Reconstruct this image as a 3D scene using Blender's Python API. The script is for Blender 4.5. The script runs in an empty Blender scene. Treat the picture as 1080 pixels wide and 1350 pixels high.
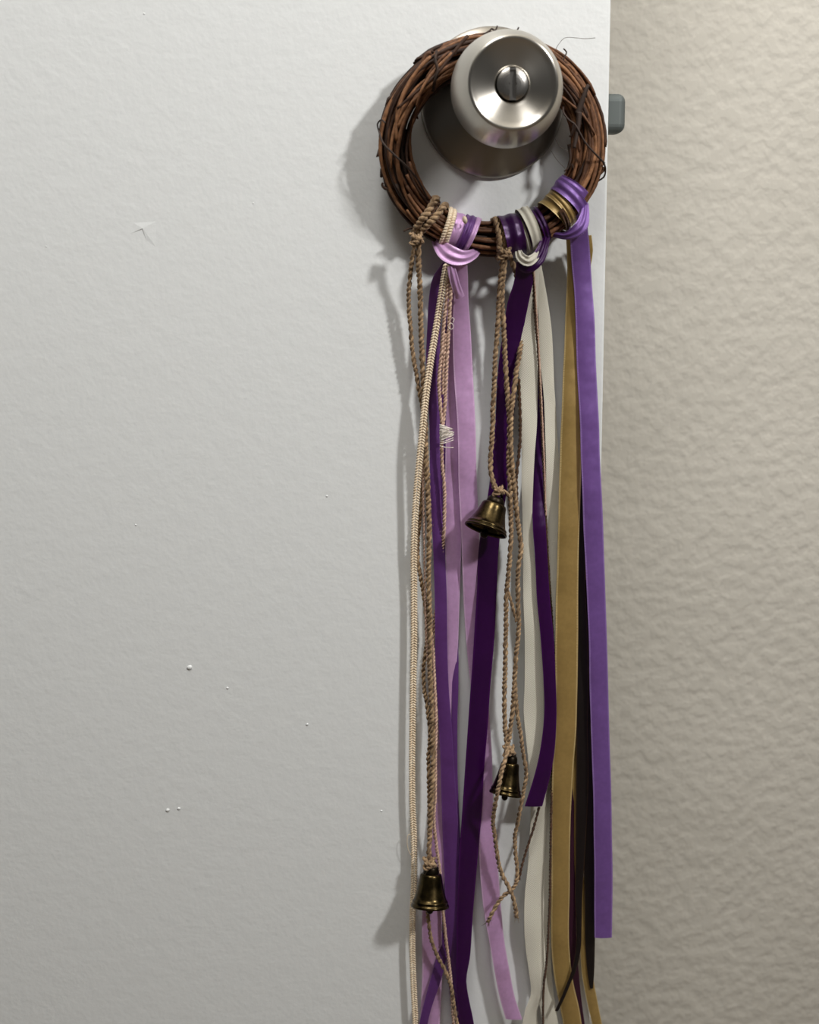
import bpy, bmesh, math, random
import numpy as np
from mathutils import Vector, Matrix

random.seed(7)
rng = np.random.default_rng(7)
scene = bpy.context.scene
COL = scene.collection

# ------------------------------------------------------------------ frame
# Everything is laid out in millimetres on the door: x right, y up (0 = knob
# axis), t = distance out of the door face.  KNOB_H is the knob's height.
KNOB_H = 0.95


def W(p):
    return (p[0] * .001, -p[2] * .001, KNOB_H + p[1] * .001)


# ------------------------------------------------------------------ camera
F_PX = 1500.0
CAM = np.array([-101.9, -89.9, 590.5])
YAW, PIT, ROL = (math.radians(a) for a in (-5.599, -11.147, -0.737))


def _rot():
    cy, sy, cp, sp, cr, sr = math.cos(YAW), math.sin(YAW), math.cos(PIT), math.sin(PIT), math.cos(ROL), math.sin(ROL)
    Ry = np.array([[cy, 0, sy], [0, 1, 0], [-sy, 0, cy]])
    Rx = np.array([[1, 0, 0], [0, cp, -sp], [0, sp, cp]])
    Rz = np.array([[cr, -sr, 0], [sr, cr, 0], [0, 0, 1]])
    return Ry @ Rx @ Rz


ROT = _rot()


def at(px, py, d):
    """point at distance d (mm) in front of the door seen at photo pixel px, py"""
    v = ROT @ np.array([(px - 540) / F_PX, -(py - 675) / F_PX, -1.0])
    s = (d - CAM[2]) / v[2]
    return CAM + v * s


cam_data = bpy.data.cameras.new('camera')
cam = bpy.data.objects.new('camera', cam_data)
COL.objects.link(cam)
cam_data.sensor_fit = 'HORIZONTAL'
cam_data.sensor_width = 36.0
cam_data.lens = F_PX / 1080 * 36.0
cam_data.clip_start = .01
ax = [Vector((ROT[0, i], -ROT[2, i], ROT[1, i])) for i in range(3)]
m = Matrix.Identity(4)
for i in range(3):
    for j in range(3):
        m[j][i] = ax[i][j]
m.translation = Vector(W(CAM))
cam.matrix_world = m
cam_data.dof.use_dof = True
cam_data.dof.focus_distance = .605
cam_data.dof.aperture_fstop = 11.0
scene.camera = cam

# ------------------------------------------------------------------ light
world = bpy.data.worlds.new('room_ambience')
scene.world = world
world.use_nodes = True
bg = world.node_tree.nodes['Background']
bg.inputs['Color'].default_value = (1.0, .985, .96, 1)
bg.inputs['Strength'].default_value = .055


def lamp(name, kind, pos, energy, color, **kw):
    d = bpy.data.lights.new(name, kind)
    d.energy = energy
    d.color = color
    for k, v in kw.items():
        setattr(d, k, v)
    o = bpy.data.objects.new(name, d)
    COL.objects.link(o)
    o.location = W(pos)
    return o


lamp('lamp_light', 'POINT', (600, 500, 730), 31.0, (1.0, .99, .975), shadow_soft_size=.05)
lamp('ceiling_lamp_light', 'POINT', (-200, 1000, 560), 31.0, (1.0, .99, .975), shadow_soft_size=.2)

scene.view_settings.view_transform = 'Standard'
scene.view_settings.look = 'None'
scene.view_settings.exposure = 0.0
scene.view_settings.gamma = 1.0
scene.view_settings.use_curve_mapping = False


# ------------------------------------------------------------------ materials
def srgb(r, g, b):
    return tuple(((c / 255) / 12.92 if c / 255 <= .04045 else ((c / 255 + .055) / 1.055) ** 2.4) for c in (r, g, b)) + (1,)


class Mat:
    def __init__(s, name):
        s.m = bpy.data.materials.new(name)
        s.m.use_nodes = True
        s.t = s.m.node_tree
        s.b = s.t.nodes['Principled BSDF']

    def n(s, typ, **kw):
        o = s.t.nodes.new(typ)
        for k, v in kw.items():
            if k in o.inputs:
                o.inputs[k].default_value = v
            else:
                setattr(o, k, v)
        return o

    def link(s, a, b):
        s.t.links.new(a, b)

    def math(s, op, a, b=None, c=None):
        o = s.t.nodes.new('ShaderNodeMath')
        o.operation = op
        for i, v in enumerate((a, b, c)):
            if v is None:
                continue
            if isinstance(v, (int, float)):
                o.inputs[i].default_value = v
            else:
                s.link(v, o.inputs[i])
        return o.outputs[0]

    def set(s, **kw):
        for k, v in kw.items():
            s.b.inputs[k.replace('_', ' ')].default_value = v
        return s

    def ramp(s, fac, stops):
        r = s.t.nodes.new('ShaderNodeValToRGB')
        e = r.color_ramp.elements
        while len(e) < len(stops):
            e.new(.5)
        for el, (p, c) in zip(e, stops):
            el.position = p
            el.color = c
        s.link(fac, r.inputs[0])
        return r.outputs[0]

    def bump(s, h, strength, dist, prev=None):
        b = s.t.nodes.new('ShaderNodeBump')
        b.inputs['Strength'].default_value = strength
        b.inputs['Distance'].default_value = dist
        s.link(h, b.inputs['Height'])
        if prev is not None:
            s.link(prev, b.inputs['Normal'])
        s.link(b.outputs[0], s.b.inputs['Normal'])
        return b.outputs[0]

    def noise(s, scale, detail=3, rough=.5, coord='Object', vec=None):
        if vec is None:
            tc = s.t.nodes.new('ShaderNodeTexCoord')
            vec = tc.outputs[coord]
        o = s.t.nodes.new('ShaderNodeTexNoise')
        o.inputs['Scale'].default_value = scale
        o.inputs['Detail'].default_value = detail
        o.inputs['Roughness'].default_value = rough
        s.link(vec, o.inputs['Vector'])
        return o.outputs['Fac']


def mat_door():
    s = Mat('door_paint').set(Base_Color=srgb(232, 234, 233), Roughness=.45)
    s.b.inputs['Specular IOR Level'].default_value = .35
    n1 = s.noise(420, 2, .5)
    n2 = s.noise(130, 2, .5)
    p = s.bump(n2, .18, .0012)
    s.bump(n1, .16, .0006, p)
    return s.m


def mat_wall():
    s = Mat('wall_texture_paint').set(Roughness=.8)
    s.b.inputs['Specular IOR Level'].default_value = .2
    n = s.noise(105, 2, .45)
    r = s.ramp(n, [(.36, (0, 0, 0, 1)), (.62, (1, 1, 1, 1))])
    n2 = s.noise(220, 2, .5)
    p = s.bump(r, .26, .0022)
    s.bump(n2, .25, .0008, p)
    c = s.noise(9, 2)
    col = s.ramp(c, [(.3, srgb(201, 196, 185)), (.7, srgb(207, 202, 191))])
    s.link(col, s.b.inputs['Base Color'])
    return s.m


def mat_steel(name, rough, col, aniso=.75):
    s = Mat(name).set(Metallic=1.0, Roughness=rough, Base_Color=col, Anisotropic=aniso)
    s.b.inputs['Anisotropic Rotation'].default_value = .25
    tg = s.n('ShaderNodeTangent', direction_type='RADIAL', axis='Y')
    s.link(tg.outputs[0], s.b.inputs['Tangent'])
    return s.m


def mat_simple(name, col, rough=.6, metal=0.0, noise=None, dark=None, bump=None, spec=.5):
    s = Mat(name).set(Roughness=rough, Metallic=metal, Base_Color=col)
    s.b.inputs['Specular IOR Level'].default_value = spec
    if noise:
        n = s.noise(noise, 4, .6)
        s.link(s.ramp(n, [(.3, dark), (.68, col)]), s.b.inputs['Base Color'])
        if bump:
            s.bump(n, bump[0], bump[1])
    return s.m


def mat_vine():
    s = Mat('vine_bark').set(Roughness=.62)
    s.b.inputs['Specular IOR Level'].default_value = .35
    oi = s.n('ShaderNodeObjectInfo')
    n = s.noise(340, 4, .65)
    a = s.ramp(oi.outputs['Random'], [(0, srgb(44, 28, 19)), (.3, srgb(78, 50, 33)), (.65, srgb(122, 82, 54)), (1, srgb(158, 112, 76))])
    mx = s.n('ShaderNodeMixRGB', blend_type='MULTIPLY')
    mx.inputs[0].default_value = .75
    s.link(a, mx.inputs[1])
    s.link(s.ramp(n, [(.35, (.35, .32, .3, 1)), (.6, (1, 1, 1, 1))]), mx.inputs[2])
    s.link(mx.outputs[0], s.b.inputs['Base Color'])
    s.bump(n, .5, .0006)
    return s.m


def mat_satin(name, col, edge, rough=.42, sheen=.08, spec=.7, stitch=True, metal=.3):
    """satin ribbon: fine cross weave, stitched selvage along both edges (u across, v along in mm)"""
    s = Mat(name).set(Roughness=rough)
    s.b.inputs['Specular IOR Level'].default_value = spec
    s.b.inputs['Sheen Weight'].default_value = sheen
    s.b.inputs['Sheen Roughness'].default_value = .45
    s.b.inputs['Sheen Tint'].default_value = edge
    s.b.inputs['Anisotropic'].default_value = .45
    tg = s.n('ShaderNodeTangent', direction_type='UV_MAP', uv_map='UVMap')
    s.link(tg.outputs[0], s.b.inputs['Tangent'])
    uv = s.n('ShaderNodeTexCoord').outputs['UV']
    sp = s.n('ShaderNodeSeparateXYZ')
    s.link(uv, sp.inputs[0])
    u, v = sp.outputs[0], sp.outputs[1]
    e = s.math('ABSOLUTE', s.math('SUBTRACT', u, .5))
    em = s.math('GREATER_THAN', e, .43)
    st = s.math('GREATER_THAN', s.math('SINE', s.math('MULTIPLY', v, 7.0)), -.2)
    mask = s.math('MULTIPLY', em, st)
    nz = s.noise(500, 2, .5)
    base = s.ramp(nz, [(.3, tuple(c * .9 for c in col[:3]) + (1,)), (.7, col)])
    mx = s.n('ShaderNodeMixRGB')
    s.link(mask if stitch else s.math('MULTIPLY', em, 1.0), mx.inputs[0])
    s.link(base, mx.inputs[1])
    mx.inputs[2].default_value = edge
    s.link(mx.outputs[0], s.b.inputs['Base Color'])
    wv = s.math('SINE', s.math('MULTIPLY', v, 16.0))
    h = s.math('ADD', s.math('MULTIPLY', wv, .25), mask)
    p = s.bump(s.noise(55, 2, .5), .28, .004)
    s.bump(h, .3, .00025, p)
    s.b.inputs['Metallic'].default_value = metal
    return s.m


def mat_twill():
    s = Mat('cream_twill').set(Roughness=.85)
    s.b.inputs['Specular IOR Level'].default_value = .15
    uv = s.n('ShaderNodeTexCoord').outputs['UV']
    sp = s.n('ShaderNodeSeparateXYZ')
    s.link(uv, sp.inputs[0])
    u, v = sp.outputs[0], sp.outputs[1]
    e = s.math('ABSOLUTE', s.math('SUBTRACT', u, .5))
    ph = s.math('MULTIPLY', s.math('ADD', v, s.math('MULTIPLY', e, 14.0)), 5.2)
    wv = s.math('SINE', ph)
    col = s.ramp(s.math('MULTIPLY_ADD', wv, .5, .5), [(0, srgb(200, 192, 170)), (.6, srgb(241, 237, 223))])
    s.link(col, s.b.inputs['Base Color'])
    s.bump(wv, .5, .00025)
    return s.m


def mat_fiber(name, lo, hi, scale, rough=.9, sheen=.2):
    s = Mat(name).set(Roughness=rough)
    s.b.inputs['Specular IOR Level'].default_value = .2
    s.b.inputs['Sheen Weight'].default_value = sheen
    n = s.noise(scale, 3, .6)
    s.link(s.ramp(n, [(.3, lo), (.7, hi)]), s.b.inputs['Base Color'])
    s.bump(n, .4, .0004)
    return s.m


def mat_brass():
    s = Mat('antique_brass').set(Metallic=1.0, Roughness=.26)
    n = s.noise(260, 4, .65)
    s.link(s.ramp(n, [(.3, srgb(30, 25, 16)), (.72, srgb(92, 78, 50))]), s.b.inputs['Base Color'])
    s.link(s.math('MULTIPLY_ADD', n, .12, .19), s.b.inputs['Roughness'])
    return s.m


M = dict(
    door=mat_door(), wall=mat_wall(),
    steel=mat_steel('brushed_steel', .30, srgb(192, 187, 178)),
    steel_shaded=mat_steel('brushed_steel_rosette', .34, srgb(154, 148, 139)),  # the knob's steel with the rosette's shade put into a darker colour
    button=mat_simple('polished_steel', srgb(196, 192, 186), .24, 1.0),
    latch=mat_simple('latch_metal', srgb(96, 102, 100), .6, .3),
    vine=mat_vine(),
    tendril=mat_simple('dark_tendril', srgb(52, 36, 27), .7),
    bark=mat_simple('bark_flakes', srgb(70, 46, 30), .8, 0, 300, srgb(26, 17, 12), (.6, .001)),
    hair=mat_simple('hair_fibre', srgb(95, 85, 78), .6),
    lilac=mat_satin('lilac_satin', srgb(128, 90, 164), srgb(172, 140, 208)),
    purple=mat_satin('purple_satin', srgb(104, 58, 128), srgb(118, 74, 144)),
    pink=mat_satin('orchid_satin', srgb(216, 170, 218), srgb(236, 202, 236)),
    deep=mat_satin('deep_purple_satin', srgb(56, 2, 72), srgb(70, 8, 88), .3, .05, stitch=False),
    plum=mat_satin('plum_reflection', srgb(58, 20, 44), srgb(66, 26, 50), .45, .05, stitch=False),
    gold=mat_satin('gold_satin', srgb(172, 142, 84), srgb(226, 202, 146)),
    black=mat_satin('black_satin', srgb(24, 17, 18), srgb(74, 52, 34), .45, .05),
    twill=mat_twill(),
    jute=mat_fiber('jute', srgb(86, 64, 45), srgb(190, 160, 124), 420),
    jute_dark=mat_fiber('dark_jute', srgb(48, 32, 22), srgb(96, 66, 44), 700),
    trim=mat_fiber('cream_braid', srgb(214, 190, 158), srgb(242, 226, 200), 500, .5, .2),
    cord=mat_fiber('beige_cord', srgb(176, 140, 122), srgb(222, 190, 168), 600, .7),
    fray=mat_fiber('frayed_threads', srgb(222, 210, 198), srgb(240, 232, 222), 400),
    brass=mat_brass(),
    brass_dark=mat_simple('blackened_brass', srgb(40, 33, 24), .4, .9),
    floor=mat_simple('carpet', srgb(120, 106, 90), .95, 0, 300, srgb(96, 84, 70), (.4, .003)),
    ceiling=mat_simple('ceiling_paint', srgb(225, 222, 214), .9),
)

# ------------------------------------------------------------------ mesh helpers
WORLD_LOC = {}


def build(name, verts, faces, mat, parent=None, smooth=True, uvs=None, flat=None, origin=None, label=None, kind=None):
    """verts in door millimetres -> one mesh object"""
    v = np.array([W(p) for p in np.asarray(verts, float)])
    o_ = np.array(W(origin)) if origin is not None else (v.min(0) + v.max(0)) / 2
    me = bpy.data.meshes.new(name)
    me.from_pydata((v - o_).tolist(), [], [tuple(int(i) for i in f) for f in faces])
    me.materials.append(mat)
    if flat is not None:
        bm = bmesh.new()
        bm.from_mesh(me)
        bmesh.ops.recalc_face_normals(bm, faces=bm.faces)
        bm.faces.ensure_lookup_table()
        for i in flat:
            for e in bm.faces[i].edges:
                e.smooth = False
        bm.to_mesh(me)
        bm.free()
    if smooth:
        sm = np.ones(len(me.polygons), bool)
        if flat is not None:
            sm[list(flat)] = False
        me.polygons.foreach_set('use_smooth', sm)
    if uvs is not None:
        lay = me.uv_layers.new(name='UVMap')
        idx = np.zeros(len(me.loops), np.int32)
        me.loops.foreach_get('vertex_index', idx)
        lay.data.foreach_set('uv', np.asarray(uvs, np.float32)[idx].ravel())
    me.update()
    o = bpy.data.objects.new(name, me)
    COL.objects.link(o)
    pl = Vector((0, 0, 0))
    if parent is not None:
        o.parent = parent
        pl = WORLD_LOC[parent.name]
    o.location = Vector(o_) - pl
    WORLD_LOC[o.name] = Vector(o_)
    if label:
        o['label'] = label
    if kind:
        o['kind'] = kind
    return o


def thing(name, base, label, cat, group=None):
    o = bpy.data.objects.new(name, None)
    COL.objects.link(o)
    o.empty_display_size = .01
    o.location = W(base)
    WORLD_LOC[o.name] = Vector(W(base))
    o['label'] = label
    o['category'] = cat
    if group:
        o['group'] = group
    return o


def merge(parts):
    V, Fc, n = [], [], 0
    for v, f in parts:
        V.append(np.asarray(v, float))
        Fc += [tuple(i + n for i in q) for q in f]
        n += len(v)
    return np.concatenate(V), Fc


def unit(a):
    a = np.asarray(a, float)
    return a / (np.linalg.norm(a, axis=-1, keepdims=True) + 1e-12)


def spline(P, n):
    """Catmull-Rom through rows of P (centripetal-ish by chord), n samples"""
    P = np.asarray(P, float)
    if len(P) == 2:
        t = np.linspace(0, 1, n)[:, None]
        return P[0] * (1 - t) + P[1] * t
    d = np.sqrt(((P[1:, :2] - P[:-1, :2]) ** 2).sum(1)) + 1e-6
    s = np.concatenate([[0], np.cumsum(d)])
    T = np.zeros_like(P)
    T[1:-1] = (P[2:] - P[:-2]) / (s[2:] - s[:-2])[:, None]
    T[0] = (P[1] - P[0]) / d[0]
    T[-1] = (P[-1] - P[-2]) / d[-1]
    q = np.linspace(0, s[-1], n)
    i = np.clip(np.searchsorted(s, q, 'right') - 1, 0, len(P) - 2)
    h = d[i]
    t = ((q - s[i]) / h)[:, None]
    h = h[:, None]
    return ((2 * t ** 3 - 3 * t ** 2 + 1) * P[i] + (t ** 3 - 2 * t ** 2 + t) * h * T[i]
            + (-2 * t ** 3 + 3 * t ** 2) * P[i + 1] + (t ** 3 - t ** 2) * h * T[i + 1])


def frames(C):
    T = unit(np.gradient(C, axis=0))
    n = np.array([0, 0, 1.0])
    if abs(T[0] @ n) > .9:
        n = np.array([1.0, 0, 0])
    N = []
    for t in T:
        n = n - t * (n @ t)
        n = n / (np.linalg.norm(n) + 1e-12)
        N.append(n)
    N = np.array(N)
    return T, N, np.cross(T, N)


def tube(C, r, sides=7, cap=True):
    C = np.asarray(C, float)
    n = len(C)
    r = np.full(n, r) if np.isscalar(r) else np.asarray(r, float)
    T, N, B = frames(C)
    a = np.linspace(0, 2 * np.pi, sides, endpoint=False)
    V = (C[:, None] + r[:, None, None] * (np.cos(a)[None, :, None] * N[:, None] + np.sin(a)[None, :, None] * B[:, None])).reshape(-1, 3)
    Fc = [(i * sides + j, i * sides + (j + 1) % sides, (i + 1) * sides + (j + 1) % sides, (i + 1) * sides + j)
          for i in range(n - 1) for j in range(sides)]
    if cap:
        Fc.append(tuple(range(sides))[::-1])
        Fc.append(tuple((n - 1) * sides + j for j in range(sides)))
    return V, Fc


def resample(C, step):
    C = np.asarray(C, float)
    s = np.concatenate([[0], np.cumsum(np.linalg.norm(np.diff(C, axis=0), axis=1))])
    n = max(4, int(s[-1] / step))
    q = np.linspace(0, s[-1], n)
    return np.stack([np.interp(q, s, C[:, k]) for k in range(3)], 1)


def px_path(rows, n=80):
    """rows (px, py, d) -> 3-D path"""
    return np.array([at(*r) for r in spline(rows, n)])


def rope(C, r, pitch=6.5, plies=2, step=.6, sides=6, phase=0.0):
    C = resample(C, step)
    T, N, B = frames(C)
    s = np.arange(len(C)) * step
    out = []
    for k in range(plies):
        a = 2 * np.pi * (s / pitch + k / plies) + phase + .9 * np.sin(s * .21 + phase * 3) + .5 * np.sin(s * .47 + 1)
        off = r * (.5 if plies == 2 else .55)
        H = C + off * (np.cos(a)[:, None] * N + np.sin(a)[:, None] * B)
        wob = 1 + .13 * np.sin(s * .55 + k * 2 + phase) + .1 * np.sin(s * 1.3 + k * 2) + .08 * rng.normal(size=len(s))
        out.append(tube(H, r * (.62 if plies == 2 else .5) * wob, sides))
    return merge(out)


def fuzz(C, r, count, length=2.2, thick=.045):
    C = resample(C, .6)
    T, N, B = frames(C)
    out = []
    for _ in range(count):
        i = int(rng.integers(0, len(C)))
        a = rng.uniform(0, 2 * np.pi)
        o = np.cos(a) * N[i] + np.sin(a) * B[i]
        l = length * rng.uniform(.4, 1.3)
        t = T[i] * rng.choice([-1, 1])
        p0 = C[i] + o * r * .8
        p1 = p0 + o * l * .4 + t * l * .5
        p2 = p1 + o * l * .25 + t * l * .5 + rng.normal(0, .25, 3)
        out.append(tube(np.array([p0, p1, p2]), [thick, thick, thick * .5], 3))
    return merge(out)


def strip(L, R, thick=.3, curl=.5, m=7, waves=None, ripple=None):
    """ribbon between edge curves L and R: closed shell with thickness"""
    L, R = np.asarray(L, float), np.asarray(R, float)
    n = len(L)
    C = (L + R) / 2
    T = unit(np.gradient(C, axis=0))
    Wd = unit(R - L)
    N = unit(np.cross(Wd, T))
    if N[:, 2].mean() < 0:
        N = -N
    u = np.linspace(0, 1, m)
    g = L[:, None] * (1 - u)[None, :, None] + R[:, None] * u[None, :, None]
    g = g + (curl * (1 - (2 * u - 1) ** 2))[None, :, None] * N[:, None]
    s = np.concatenate([[0], np.cumsum(np.linalg.norm(np.diff(C, axis=0), axis=1))])
    if waves:
        amp, lam, ph = waves
        w = amp * (np.sin(2 * np.pi * s / lam + ph) + .5 * np.sin(2 * np.pi * s / (lam * .43) + ph * 2.1))
        g = g + w[:, None, None] * N[:, None] * (.6 + .4 * np.cos(3 * u + ph))[None, :, None]
    if ripple:
        amp, fr, ph = ripple
        q = np.linspace(0, 1, n)[:, None]
        g = g + (amp * np.sin(2 * np.pi * fr * u[None, :] + ph + 2.2 * q) * np.sin(np.pi * np.clip(q * 1.1, 0, 1)) ** .5)[..., None] * N[:, None]
    b = g - thick * N[:, None]
    V = np.concatenate([g.reshape(-1, 3), b.reshape(-1, 3)])
    uv = np.stack(np.broadcast_arrays(u[None, :], s[:, None]), -1).reshape(-1, 2)
    uv = np.concatenate([uv, uv])
    K = n * m
    Fc, flat = [], []
    for i in range(n - 1):
        for j in range(m - 1):
            a, b_, c, d = i * m + j, i * m + j + 1, (i + 1) * m + j + 1, (i + 1) * m + j
            Fc.append((a, d, c, b_))
            Fc.append((K + a, K + b_, K + c, K + d))
    for i in range(n - 1):
        for j in (0, m - 1):
            a, d = i * m + j, (i + 1) * m + j
            flat.append(len(Fc))
            Fc.append((a, d, K + d, K + a) if j else (a, K + a, K + d, d))
    for i in (0, n - 1):
        for j in range(m - 1):
            a, b_ = i * m + j, i * m + j + 1
            flat.append(len(Fc))
            Fc.append((a, b_, K + b_, K + a))
    return V, Fc, uv, flat


def tail_rows(rows, n=110):
    """rows (y, x_left, x_right, d[, extra depth of right edge]) -> edge curves"""
    rr = np.array([[(r[1] + r[2]) / 2, r[0], r[1], r[2], r[3], r[4] if len(r) > 4 else 0] for r in rows], float)
    S = spline(rr, n)
    L = np.array([at(q[2], q[1], q[4] - q[5] / 2) for q in S])
    R = np.array([at(q[3], q[1], q[4] + q[5] / 2) for q in S])
    return L, R


def tail(name, rows, mat, parent, curl=.5, waves=None, n=110, thick=.3, label=None):
    L, R = tail_rows(rows, n)
    V, Fc, uv, fl = strip(L, R, thick, curl, 7, waves)
    return build(name, V, Fc, mat, parent, True, uv, fl, label=label)


def band(name, rows, mat, parent, curl=.6, n=40, thick=.3, ripple=(.45, 2.2, .5)):
    """ribbon along a path: rows (px, py, d, width_px[, tilt mm])"""
    rr = np.array([list(r) + [0] * (5 - len(r)) for r in rows], float)
    S = spline(rr, n)
    t = unit(np.gradient(S[:, :2], axis=0))
    nx = np.stack([-t[:, 1], t[:, 0]], 1)
    L = np.array([at(q[0] + a[0] * q[3] / 2, q[1] + a[1] * q[3] / 2, q[2] - q[4] / 2) for q, a in zip(S, nx)])
    R = np.array([at(q[0] - a[0] * q[3] / 2, q[1] - a[1] * q[3] / 2, q[2] + q[4] / 2) for q, a in zip(S, nx)])
    V, Fc, uv, fl = strip(L, R, thick, curl, 15, None, ripple)
    return build(name, V, Fc, mat, parent, True, uv, fl)


def lathe(profile, seg=96, axis_o=(0, 0, 0), ax_dir=(0, 0, 1.0), close=False):
    """profile (r, h) turned round ax_dir"""
    a_ = unit(np.array(ax_dir, float))
    e1 = np.cross(a_, [0, 1.0, 0]) if abs(a_[1]) < .9 else np.cross(a_, [0, 0, 1.0])
    e1 = unit(e1)
    e2 = np.cross(a_, e1)
    th = np.linspace(0, 2 * np.pi, seg, endpoint=False)
    V, Fc = [], []
    for r, h in profile:
        V.append(np.array(axis_o) + h * a_ + r * (np.cos(th)[:, None] * e1 + np.sin(th)[:, None] * e2))
    V = np.concatenate(V)
    n = len(profile)
    for i in range(n - 1):
        for j in range(seg):
            k = (j + 1) % seg
            Fc.append((i * seg + j, i * seg + k, (i + 1) * seg + k, (i + 1) * seg + j))
    if close:
        Fc.append(tuple(range(seg))[::-1])
        Fc.append(tuple((n - 1) * seg + j for j in range(seg)))
    return V, Fc


def smooth_profile(P, n):
    P = np.array(P, float)
    return spline(P, n)


def box(x0, x1, y0, y1, t0, t1):
    V = [(x, y, t) for x in (x0, x1) for y in (y0, y1) for t in (t0, t1)]
    F_ = [(0, 1, 3, 2), (4, 6, 7, 5), (0, 4, 5, 1), (2, 3, 7, 6), (0, 2, 6, 4), (1, 5, 7, 3)]
    return np.array(V, float), F_


def ellipsoid(c, axes, seg=8, rings=5):
    """axes: 3 vectors (3x3)"""
    A = np.asarray(axes, float)
    V = [np.array(c) + A[2]]
    for i in range(1, rings):
        p = math.pi * i / rings
        for j in range(seg):
            a = 2 * math.pi * j / seg
            V.append(np.array(c) + math.sin(p) * (math.cos(a) * A[0] + math.sin(a) * A[1]) + math.cos(p) * A[2])
    V.append(np.array(c) - A[2])
    Fc = [(0, 1 + j, 1 + (j + 1) % seg) for j in range(seg)]
    for i in range(rings - 2):
        for j in range(seg):
            a, b = 1 + i * seg + j, 1 + i * seg + (j + 1) % seg
            Fc.append((a, a + seg, b + seg, b))
    last = len(V) - 1
    k = 1 + (rings - 2) * seg
    Fc += [(last, k + (j + 1) % seg, k + j) for j in range(seg)]
    return np.array(V), Fc


def add_bevel(o, w, seg=3, angle=30):
    b = o.modifiers.new('bevel', 'BEVEL')
    b.width = w
    b.segments = seg
    b.limit_method = 'ANGLE'
    b.angle_limit = math.radians(angle)
    return o


# ------------------------------------------------------------------ setting
floor_y = -950.0
f = build('floor', *box(-2200, 1800, floor_y - 20, floor_y, -400, 2600), M['floor'], smooth=False)
f['kind'] = 'structure'
f['label'] = 'beige carpeted floor below the door'
c = build('ceiling', *box(-2200, 1800, 1480, 1500, -400, 2600), M['ceiling'], smooth=False)
c['kind'] = 'structure'
c['label'] = 'plain pale ceiling above the door'
WALL_T = -190.0
w = build('wall_back', *box(-2200, 1800, floor_y, 1480, WALL_T - 60, WALL_T), M['wall'], smooth=False)
w['kind'] = 'structure'
w['label'] = 'beige wall with knobbly orange peel texture behind the open door'

EDGE = 60.0
door = build('door_1', *box(EDGE - 760, EDGE, floor_y + 12, 1090, -35, 0), M['door'], smooth=False, origin=(EDGE - 380, floor_y + 12, -17))
add_bevel(door, .0012, 3)
door['kind'] = 'structure'
door['label'] = 'off-white painted door standing open with a round steel knob'

# paint nubs and the nick in the door face
for px, py, r in ((250, 880, 1.5), (405, 955, .8), (221, 1068, 1.1), (236, 1066, .9), (503, 1069, .6), (190, 18, .5), (179, 692, .5),
                  (431, 654, .6), (300, 907, .7), (61, 325, .4), (334, 268, .4)):
    p = at(px, py, 0)
    build('paint_nub', *ellipsoid(p, [(r, .2 * r, 0), (-.1 * r, .85 * r, 0), (0, 0, r * .55)], 10, 6), M['door'], door)
h = np.array([0, 0, 1.0])
V = [at(172, 308, 0), at(188, 301, 0) + h * .34, at(195, 318, 0), at(206, 326, 0), at(206, 292, 0), at(176, 294, 0), at(187, 302.5, 0), at(193.5, 318, 0)]
build('paint_nick', V, [(0, 1, 5), (5, 1, 4), (4, 1, 3), (1, 2, 3), (0, 6, 1), (1, 6, 7, 2)], M['door'], door, False)

# ------------------------------------------------------------------ door knob
body = [(13.5, 9.5), (13.2, 14), (13.2, 21), (14.2, 24.0), (17.5, 26.2), (21.5, 29.0), (24.6, 33.2), (26.0, 38.0), (26.1, 41.0), (25.6, 45.0),
        (24.4, 49.5), (22.6, 54.0), (21.2, 56.6), (20.5, 57.8), (19.8, 58.15), (19.0, 57.9)]
prof = list(map(tuple, smooth_profile(body, 70)))
prof += [(18.5, 57.5), (16.5, 56.75), (14.5, 56.05), (12.5, 55.4), (10.5, 54.85), (8.6, 54.4), (8.0, 54.2), (7.7, 53.8), (7.6, 51.5)]
knob = build('door_knob', *lathe(prof, 128), M['steel'], door, label='round brushed steel door knob with a dished face')
ros = [(36.1, 0.0), (36.2, 1.2), (35.7, 2.4), (34.2, 3.6), (31.5, 5.0), (27.5, 6.8), (22.5, 8.8), (18.0, 10.2), (15.0, 10.9), (13.0, 11.0)]
build('rosette', *lathe(list(map(tuple, smooth_profile(ros, 50))), 128), M['steel_shaded'], knob, label='shallow domed brushed steel rosette plate')


def half_disc(sign, r, x_in, t0, t1, dome=1.1):
    a0 = math.acos(x_in / r)
    ring = [(sign * r * math.cos(a), r * math.sin(a)) for a in np.linspace(-a0, a0, 33)]
    n = len(ring)
    V, Fc = [], []
    lv = [(1.0, t0), (1.0, t1 - dome)] + [(q, t1 - dome * q ** 3) for q in (.96, .88, .76, .6, .4, .2, .05)]
    for q, t in lv:
        for x, y in ring:
            V.append((sign * x_in + (x - sign * x_in) * q, y * q, t))
    for i in range(len(lv) - 1):
        for j in range(n - 1):
            Fc.append((i * n + j, i * n + j + 1, (i + 1) * n + j + 1, (i + 1) * n + j))
    Fc.append(tuple(i * n for i in range(len(lv))) + tuple(i * n + n - 1 for i in range(len(lv) - 1, -1, -1)))   # slot wall
    return np.array(V), Fc


parts = [half_disc(1, 7.2, 1.5, 51, 56.4), half_disc(-1, 7.2, 1.5, 51, 56.4),
         box(-1.5, 1.5, -6.9, 6.9, 51, 54.6), box(-1.5, 1.5, 6.1, 7.0, 51, 55.6), box(-1.5, 1.5, -7.0, -6.1, 51, 55.6)]
tt = build('thumb_turn', *merge(parts), M['button'], knob, False, label='polished round lock button with an upright slot')

lb = build('latch_bolt', *box(EDGE - 2, EDGE + 12.5, -12.5, 7.2, -24, -11), M['latch'], door, False, label='dark grey metal latch bolt')
add_bevel(lb, .0042, 5)

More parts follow.
